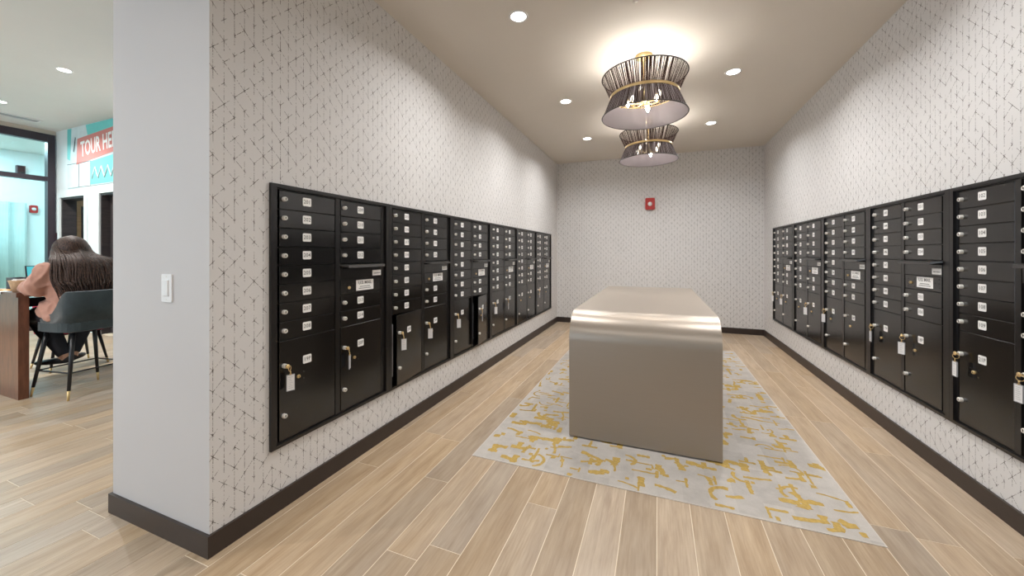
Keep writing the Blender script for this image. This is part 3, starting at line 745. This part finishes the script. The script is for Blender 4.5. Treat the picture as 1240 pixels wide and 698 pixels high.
# ================================================================== WALL FITTINGS
al = thing('fire_alarm_strobe', 'red fire alarm strobe on the back wall of the mail room', 'fire alarm', (-.109, YB, 2.004))
m_ = MB().prism(rrect(0, 0, .145, .186, .018), -.045, 0).build('housing', 'red', al)
MB().lathe([(.034, -.045), (.030, -.058), (.018, -.066), (1e-5, -.068)], 18, 0, (0, 0, -.005), 'y').build('strobe_lens', 'lens', al)
MB().lathe([(.042, -.045), (.044, -.048), (.036, -.048), (.036, -.045)], 20, 0, (0, 0, -.005), 'y').build('lens_ring', 'red', al)
sx_, sz_ = (-2.2785 * .845), 0
sw = thing('light_switch', 'white rocker light switch plate on the white wall end', 'light switch', (-1.926, YP, 1.055))
MB().prism(rrect(0, 0, .072, .118, .006), -.006, 0).build('cover_plate', 'white', sw)
MB().plate(-.017, .017, -.034, .034, -.011, -.006, .002).build('rocker', 'white', sw)
for z in (-.048, .048): MB().cyl((0, -.006, z), .003, -.001, 8, 0, 'y').build('screw', 'steel', sw)
a2 = thing('fire_alarm_strobe', 'small red fire alarm strobe on far wall behind the lobby glass partition', 'fire alarm', (XG - 2.38, 3.385, 2.08), R(90))
MB().prism(rrect(0, 0, .10, .15, .02), -.05, 0).build('housing', 'red', a2); MB().lathe([(.03, -.05), (.022, -.066), (1e-5, -.07)], 16, 0, (0, 0, 0), 'y').build('strobe_lens', 'lens', a2)
ex = thing('exit_lamp_box', 'small dark exit lamp box on far wall behind the lobby glass partition', 'exit light', (XG - 2.38, 3.217, 2.80), R(90))  # stands for the dark exit lamp box behind the glass
MB().box((-.05, -.09, -.10), (.05, 0, .10)).build('housing', 'frame', ex); MB().box((-.04, -.094, -.085), (.04, -.09, .085)).build('box_face', 'pit', ex)
cr = thing('card_reader', 'small black card reader beside the lobby doorway', 'card reader', (-9.03, YD, 1.475))
MB().prism(rrect(0, 0, .07, .12, .006), -.02, 0).build('housing', 'frame', cr); MB().cyl((0, -.02, .03), .006, -.002, 10, 0, 'y').build('indicator', 'red', cr)
# banner
bn = thing('wall_banner', 'teal and coral banner reading TOUR HERE above the lobby doors', 'banner', (0, YD, 0))
b0, b1 = -8.688, -7.15; Z0, Z1 = 2.235, 3.165
MB().box((b0, -.012, Z0), (b1, 0, Z1)).build('backing', 'bwhite', bn)
m = MB(); m.prism([(-8.05, 2.95), (-7.15, 2.99), (-7.15, Z1), (-8.12, Z1)], -.0135, -.012).build('teal_field', 'teal', bn)
MB().prism([(b0, 2.70), (-8.60, 2.66), (-8.56, 3.16), (b0, 3.165)], -.0135, -.012).build('teal_field', 'teal', bn)
MB().prism([(-7.98, Z0 + .01), (-7.15, Z0 + .01), (-7.15, 2.66), (-7.98, 2.60)], -.0135, -.012).build('teal_field', 'teal', bn)
MB().prism([(-8.40, 2.58), (-7.15, 2.70), (-7.15, 3.06), (-8.37, 2.98)], -.015, -.0135).build('coral_band', 'coral', bn)
tm = MB().text('TOUR HERE', .30, Matrix.Translation((-7.705, -.0165, 2.83)) @ Matrix.Rotation(R(-4), 4, 'Y') @ Matrix.Rotation(R(90), 4, 'X') @ Matrix.Diagonal((.70, 1.08, 1, 1)), 0, .02)
tm.build('lettering', 'btext', bn)
zz = [( -7.93 + i * .09, 2.33 + (.17 if i % 2 else 0)) for i in range(8)]
MB().tube([(x, -.0145, z) for x, z in zz], .010, 4).build('zigzag', 'bwhite', bn)
gr = MB()
for x in (-8.33, -7.98): gr.box((x - .004, -.0150, Z0), (x + .004, -.012, 2.6))
gr.box((b0, -.0150, 2.60), (-7.98, -.012, 2.607)).prism([(-8.50, 2.80), (-8.44, 3.02), (-8.42, 3.0), (-8.47, 2.78)], -.0150, -.0135).build('dark_lines', 'bdark', bn)

# ================================================================== TABLE, CHAIRS, PERSON
tbx = thing('communal_table', 'tall walnut brown table with slab end panel at the left photo edge', 'table', (-5.25, 1.9, 0))
MB().box((-.40, -.56, .842), (.40, .62, .880)).build('tabletop', 'tablew', tbx)
for y in (-.547, .55): MB().box((-.39, y, 0), (.39, y + .058, .842)).build('end_panel', 'tablew', tbx)
MB().box((-.06, -.489, .72), (-.03, .55, .80)).build('rail', 'frame', tbx)
def bar_chair(cx, cy, rz, seat, upm, label, scale=.92, back=True):
    t = thing('upholstered_chair', label, 'chair', (cx, cy, 0), rz)     # local: faces -x
    s_ = MB(); N = 28
    s_.prism(rrect(0, 0, .44, .44, .12, 5), seat - .07, seat, 0, 'xy'); s_.build('seat', upm, t)
    if back:
        v = []; 
        def P(a, rr0): 
            c, s = math.cos(a), math.sin(a); e = .5
            return (math.copysign(abs(c) ** e, c) * rr0, math.copysign(abs(s) ** e, s) * rr0)
        for k in range(N + 1):
            a = R(-102 + 204 * k / N); f = max(0, min(1, (102 - abs(-102 + 204 * k / N)) / 46)); f = f * f * (3 - 2 * f)
            top = seat + .03 + f * .225
            for rad, z in ((.215, seat - .075), (.222 + .012 * f, top), (.200 + .012 * f, top + .006), (.190, seat - .05)):
                x, y = P(a, rad); v.append((x, y, z))
        fs = []
        for k in range(N):
            for j in range(4): fs.append((k * 4 + j, (k + 1) * 4 + j, (k + 1) * 4 + (j + 1) % 4, k * 4 + (j + 1) % 4))
        fs += [(0, 1, 2, 3), (N * 4 + 3, N * 4 + 2, N * 4 + 1, N * 4)]
        MB().add(v, fs, 0, True).build('backrest', upm, t)
        zr = seat - .08
        MB().box((-.17, -.17, zr - .006), (.17, .17, zr + .01)).build('seat_base', 'leg', t)
    feet = .235 * scale
    for sx, sy in ((1, -1), (1, 1), (-1, -1), (-1, 1)):
        top = Vector((sx * .15, sy * .15, seat - .07)); bot = Vector((sx * feet, sy * feet, 0)); mid = top.lerp(bot, .86)
        lg = MB().tube([top, mid], [.017, .0105], 12).build('leg', 'leg', t); MB().tube([mid, bot], [.0107, .007], 12).build('brass_tip', 'brass', lg)
    zf = .215; k = .15 + (feet - .15) * (1 - zf / (seat - .07))
    if seat > .5: 
        for a, b in (((k, -k), (k, k)), ((k, k), (-k, k)), ((-k, k), (-k, -k)), ((-k, -k), (k, -k))): MB().tube([(a[0], a[1], zf), (b[0], b[1], zf)], .006, 8).build('footrest_bar', 'leg', t)
    return t
bar_chair(-4.71, 1.675, R(9), .625, 'velvet', 'grey velvet bucket chair with black legs under the seated person')
bar_chair(-5.88, 1.99, R(180), .44, 'redv', 'low crimson chair on the far side of the tall table', scale=.9)

pr_ = thing('person', 'person with long brown hair in salmon blouse and black trousers, leaning over table', 'person', (-4.72, 1.67, 0))
O = Vector((-4.72, 1.67, 0))
def W(*p): return tuple(Vector(p) - O)
body = MB()
pel = W(-4.70, 1.67, .715); chest = W(-4.77, 1.67, .98); neck0 = W(-4.86, 1.665, 1.12); neck1 = W(-4.92, 1.68, 1.17)
body.tube([W(-4.69, 1.67, .68), pel, W(-4.72, 1.67, .83), chest, W(-4.83, 1.67, 1.07), neck0], [(.17, .12), (.185, .14), (.165, .12), (.175, .115), (.15, .09), (.06, .055)], 16, up=(1, 0, 0))
body.tube([neck0, neck1, W(-4.94, 1.685, 1.20)], [.055, .05, .05], 12)
hc = Vector(W(-4.965, 1.685, 1.225)); hax = Vector((-.62, 0, -.78)).normalized()       # face looks down and forward
hp = [(-.105, .03), (-.09, .062), (-.05, .082), (0, .088), (.05, .080), (.09, .058), (.11, .03)]
upv = Vector((-.75, 0, .62))
body.tube([hc + upv * (-h) for h, r in hp], [(r * .92, r * 1.1) for h, r in hp], 16, up=(-.62, 0, -.78))
body.tube([hc + hax * .085, hc + hax * .112 - upv * .015], [.012, .014], 8)                   # nose
body.tube([hc + hax * .085 - upv * .055 + Vector((0, -.025, 0)), hc + hax * .09 - upv * .055 + Vector((0, .025, 0))], [.006, .006], 8)   # mouth
for s in (-1, 1):
    body.tube([hc + Vector((0, s * .078, .0)) - upv * .02, hc + Vector((0, s * .09, .0)) + upv * .025], [.012, .016], 8)      # ears
    body.tube([hc + hax * .078 + Vector((0, s * .032, 0)) + upv * .012, hc + hax * .084 + Vector((0, s * .032, 0)) + upv * .012], [.013, .012], 8)  # eyes
shL, elL, wrL = W(-4.82, 1.50, 1.04), W(-4.80, 1.435, .905), W(-5.08, 1.53, .925)
shR, elR, wrR = W(-4.83, 1.865, 1.055), W(-4.97, 1.985, .93), W(-5.16, 1.84, .918)
for sh_, el, wr_, s in ((shL, elL, wrL, -1), (shR, elR, wrR, 1)):
    body.tube([W(-4.82, 1.67 + s * .10, 1.05), sh_, tuple((Vector(sh_) + Vector(el)) / 2), el], [.06, .062, .056, .046], 12)
    body.tube([el, tuple((Vector(el) * .6 + Vector(wr_) * .4)), wr_], [.045, .040, .026], 12)
    wv = Vector(wr_); d = (wv - Vector(el)).normalized(); sd = Vector((-d.y, d.x, 0)).normalized()
    body.tube([wv, wv + d * .04, wv + d * .085], [(.024, .016), (.036, .014), (.034, .012)], 10, up=(0, 0, 1))
    for k, ln in zip((-1.5, -.5, .5, 1.5), (.052, .066, .070, .056)):
        b = wv + d * .08 + sd * (k * .019)
        body.tube([b, b + d * ln * .5 + Vector((0, 0, .008)), b + d * ln + Vector((0, 0, -.008))], [.0085, .008, .007], 8)
    b = wv + d * .03 + sd * (s * -.028)
    body.tube([b, b + sd * (s * -.022) + d * .025, b + sd * (s * -.030) + d * .052], [.010, .0095, .008], 8)
legs = {}
for s, hip, kn, an, toe in ((-1, W(-4.70, 1.565, .68), W(-5.08, 1.525, .655), W(-4.925, 1.635, .285), W(-5.07, 1.53, .235)), (1, W(-4.70, 1.775, .68), W(-5.10, 1.83, .655), W(-4.985, 1.70, .285), W(-5.13, 1.80, .235))):
    legs[s] = (hip, kn, an, toe)
    body.tube([hip, tuple((Vector(hip) + Vector(kn)) / 2), kn], [.095, .085, .066], 14); body.tube([kn, tuple(Vector(kn).lerp(Vector(an), .35)), an], [.062, .058, .034], 12)
    body.tube([an, tuple(Vector(an) + Vector((0, 0, -.03))), toe], [.034, .034, .022], 10)
bo = remeshed(body, 'body', ['skin'], pr_, .0075)
# clothing
bl = MB()
bl.tube([W(-4.705, 1.67, .640), W(-4.71, 1.67, .70), W(-4.73, 1.67, .80), W(-4.765, 1.67, .90), W(-4.79, 1.67, 1.0), W(-4.835, 1.67, 1.08), W(-4.87, 1.665, 1.125)],
        [(.225, .140), (.222, .143), (.195, .135), (.205, .135), (.215, .135), (.185, .115), (.085, .07)], 24, up=(1, 0, 0))
for sh_, el, s in ((shL, elL, -1), (shR, elR, 1)):
    m1 = Vector(sh_).lerp(Vector(el), .55) + Vector((0, 0, .005)); e2 = Vector(el) + (Vector((-.085, -.012, .012)) if s < 0 else Vector((-.05, 0, -.005)))
    bl.tube([W(-4.82, 1.67 + s * .10, 1.045), sh_, m1, el, e2], [.085, .088, .084, .074, .066], 16)
bl.tube([W(-4.70, 1.57, .715), W(-4.80, 1.55, .720), W(-4.86, 1.54, .715)], [.125, .115, .10], 14); bl.tube([W(-4.70, 1.77, .715), W(-4.80, 1.79, .720), W(-4.86, 1.79, .715)], [.125, .115, .10], 14)
for k in range(7):                                                # folds over the back and side
    y = 1.50 + k * .055; bl.tube([W(-4.60 + .01 * (k % 2), y, .70), W(-4.61, y + .02, .83), W(-4.665, y + .05 - .02 * k, .97)], [.008, .014, .006], 6)
blo = remeshed(bl, 'blouse', ['blouse'], pr_, .009, 2)
from mathutils import noise as mnoise
nrm = [v.normal.copy() for v in blo.data.vertices]
for v, nn in zip(blo.data.vertices, nrm):                         # cloth creases running down and around the body
    p = v.co; f = 1 - abs(mnoise.noise(Vector((p.x * 7 + p.z * 5, p.y * 13 - p.z * 6, p.z * 6)))) * 2.2
    g = 1 - abs(mnoise.noise(Vector((p.x * 16, p.y * 20 + p.z * 9, p.z * 14)))) * 2
    v.co = p + nn * (.013 * max(f, -.6) * abs(f) + .004 * g - .003)
for sg_, e_ in ((-1, Vector(elL) + Vector((-.085, -.012, .012))), (1, Vector(elR) + Vector((-.05, 0, -.005)))):
    dd = (e_ - Vector(elL if sg_ < 0 else elR)).normalized(); MB().tube([e_ + dd * .004, e_ + dd * .016], [.067, .064], 22).build('cuff', 'blouse', blo)
pn = MB()
pn.tube([W(-4.70, 1.67, .655), W(-4.71, 1.67, .72), W(-4.73, 1.67, .80)], [(.195, .125), (.20, .13), (.17, .13)], 16, up=(1, 0, 0))
for s, (hip, kn, an, toe) in legs.items():
    pn.tube([hip, tuple((Vector(hip) + Vector(kn)) / 2), kn], [.112, .100, .080], 14); a2_ = Vector(kn).lerp(Vector(an), .97)
    pn.tube([kn, tuple(Vector(kn).lerp(Vector(an), .35)), a2_], [.080, .076, .044], 12)
remeshed(pn, 'trousers', ['pants'], pr_, .010)
for s, (hip, kn, an, toe) in legs.items():
    a_ = Vector(an); t2 = Vector(toe); d = (t2 - a_); d.z = 0; d.normalize()
    hl = a_ - d * .045 + Vector((0, 0, -.038)); fr = Vector((t2.x, t2.y, t2.z)) + d * .03
    MB().tube([tuple(hl + Vector((0, 0, .01))), tuple(hl.lerp(fr, .3) + Vector((0, 0, .006))), tuple(hl.lerp(fr, .65)), tuple(hl.lerp(fr, .9)), tuple(fr)], [(.026, .030), (.036, .030), (.044, .024), (.036, .020), (.014, .012)], 14, up=(0, 0, 1)).build('shoe', 'shoe', pr_)
# hair: cap and many long falling locks
hr = MB(); qh = random.Random(4)
cap = MB()
for h, r in [(0, 0)]: pass
hh = [(-.11, .035), (-.10, .075), (-.06, .100), (0, .110), (.05, .104), (.09, .085), (.118, .05), (.128, .01)]
hp2 = [(h, r) for h, r in hh]
hc2 = hc - hax * .022
hr.tube([hc2 + upv * h for h, r in hp2], [(r * .98, r * 1.02) for h, r in hp2], 20, up=(-.62, 0, -.78))
for k in range(520):
    u_ = qh.uniform(-1, 1); side = u_
    a = u_ * 1.75                                               # around the head from her left (-y) over the back to her right (+y)
    tp = hc2 + upv * qh.uniform(.02, .105) + Vector((.0, math.sin(a) * .085, 0)) + Vector((.075 * math.cos(a), 0, .045 * math.cos(a)))
    ln = qh.uniform(.75, 1.05)
    # locks run over the back of the neck then hang down the back, sweeping to her right
    y1_ = .12 * u_ + .02; y2_ = .16 * u_ + .07 + qh.uniform(-.02, .02)
    jx, jy, jz = qh.uniform(-.015, .02), qh.uniform(-.02, .02), qh.uniform(-.05, .03)
    sw_ = .06 * max(0, u_) ** 2
    bk_ = Vector((.62, 0, .78))
    path = [hc2 + upv * .118 + Vector((0, u_ * .03, 0)), hc2 + upv * (.085 - .05 * abs(u_)) + Vector((0, math.sin(a) * .103, 0)) + bk_ * (.085 * math.cos(a)), hc2 + Vector((.115 + jx * .5 - .05 * abs(u_), u_ * .145, -.005 - .05 * abs(u_))), hc2 + Vector((.250 + jx - .08 * u_ * u_, u_ * .185 + sw_, -.115)),
            hc2 + Vector((.325 + jx - .075 * u_ * u_, u_ * .185 - .01 + sw_ * 1.6 + jy, -.26)), hc2 + Vector((.385 + jx - .065 * u_ * u_, u_ * .15 - .02 + sw_ * 2 + jy, -.44 * ln + .05 * abs(u_) + jz * 1.5))]
    # smooth the path
    P = [Vector(p) for p in path]; Q = []
    for i in range(len(P) - 1):
        p0, p1, p2, p3 = P[max(i - 1, 0)], P[i], P[i + 1], P[min(i + 2, len(P) - 1)]
        for s_ in (0, .33, .66):
            t2 = s_ * s_; t3 = t2 * s_
            Q.append(.5 * ((2 * p1) + (p2 - p0) * s_ + (2 * p0 - 5 * p1 + 4 * p2 - p3) * t2 + (3 * p1 - p0 - 3 * p2 + p3) * t3))
    Q.append(P[-1]); r0 = qh.uniform(.006, .012); m_n = len(Q)
    hr.tube(Q, [r0 * (.6 if i == 0 else 1) * (1 - .75 * (i / (m_n - 1)) ** 3) for i in range(m_n)], 5, flat=.55)
hr.build('hair', 'hair', pr_)

# things on the tall table
bk = thing('basket', 'small tan woven basket on the tall table beside the elbow', 'basket', (-5.01, 1.405, .8805), 0)
MB().lathe([(1e-5, .001), (.042, .001), (.060, .085), (.063, .092), (.058, .092), (.039, .010), (1e-5, .010)], 20).build('bowl', 'basket', bk); MB().tube([(.061 * math.cos(R(a)), .061 * math.sin(R(a)), .092) for a in range(0, 360, 18)], .004, 6, closed=True).build('rim', 'basket', bk)
for i in range(4): MB().box((-.05 + .025 * i, -.03, .05), (-.035 + .025 * i, .03, .10 + .006 * (i % 2))).build('packet', 'paperw', bk)
ty = thing('flat_tray', 'flat orange tray lying at the end of the tall table', 'tray', (-5.30, 1.400, .8805))
MB().box((-.10, -.035, 0), (.10, .035, .006)).box((-.10, -.039, 0), (.10, -.035, .012)).build('tray_base', 'orange', ty)
bx = thing('dark_box', 'dark open box on the tall table at the left photo edge', 'box', (-5.36, 1.50, .8805))
MB().box((-.09, -.05, 0), (.09, .05, .006)).box((-.09, -.05, 0), (.09, -.044, .105)).box((-.09, .044, 0), (.09, .05, .105)).box((.084, -.044, 0), (.09, .044, .105)).box((-.09, -.044, 0), (-.084, .044, .105)).build('sides', 'frame', bx)
MB().box((-.08, -.04, .006), (.08, .04, .09)).build('contents', 'vent', bx)
lp = thing('laptop', 'open laptop with cyan screen on the tall table behind the arm', 'laptop', (-5.34, 1.72, .8805), R(-4))
MB().box((-.10, -.16, 0), (.12, .16, .014)).build('keyboard_base', 'frame', lp)
ld = MB().add([(-.10, -.16, .014), (-.10, .16, .014), (-.155, .16, .205), (-.155, -.16, .205), (-.107, -.16, .012), (-.107, .16, .012), (-.162, .16, .203), (-.162, -.16, .203)], [(0, 1, 2, 3), (7, 6, 5, 4), (0, 4, 5, 1), (3, 2, 6, 7), (0, 3, 7, 4), (1, 5, 6, 2)]).build('lid', 'frame', lp)
MB().add([(-.1005, -.15, .022), (-.1005, .15, .022), (-.1520, .15, .199), (-.1520, -.15, .199)], [(0, 1, 2, 3)]).build('display', 'screen', ld)
pw = thing('paper_strip', 'white paper strip hanging over the end edge of the tall table', 'paper', (-5.16, 1.36, .8805))
MB().box((-.05, -.028, .0), (.05, .02, .002)).box((-.05, -.030, -.02), (.05, -.028, .002)).build('sheet', 'paperw', pw)
print('objects', len(bpy.data.objects), 'tris', sum(len(o.data.polygons) * 2 for o in bpy.data.objects if o.type == 'MESH'))
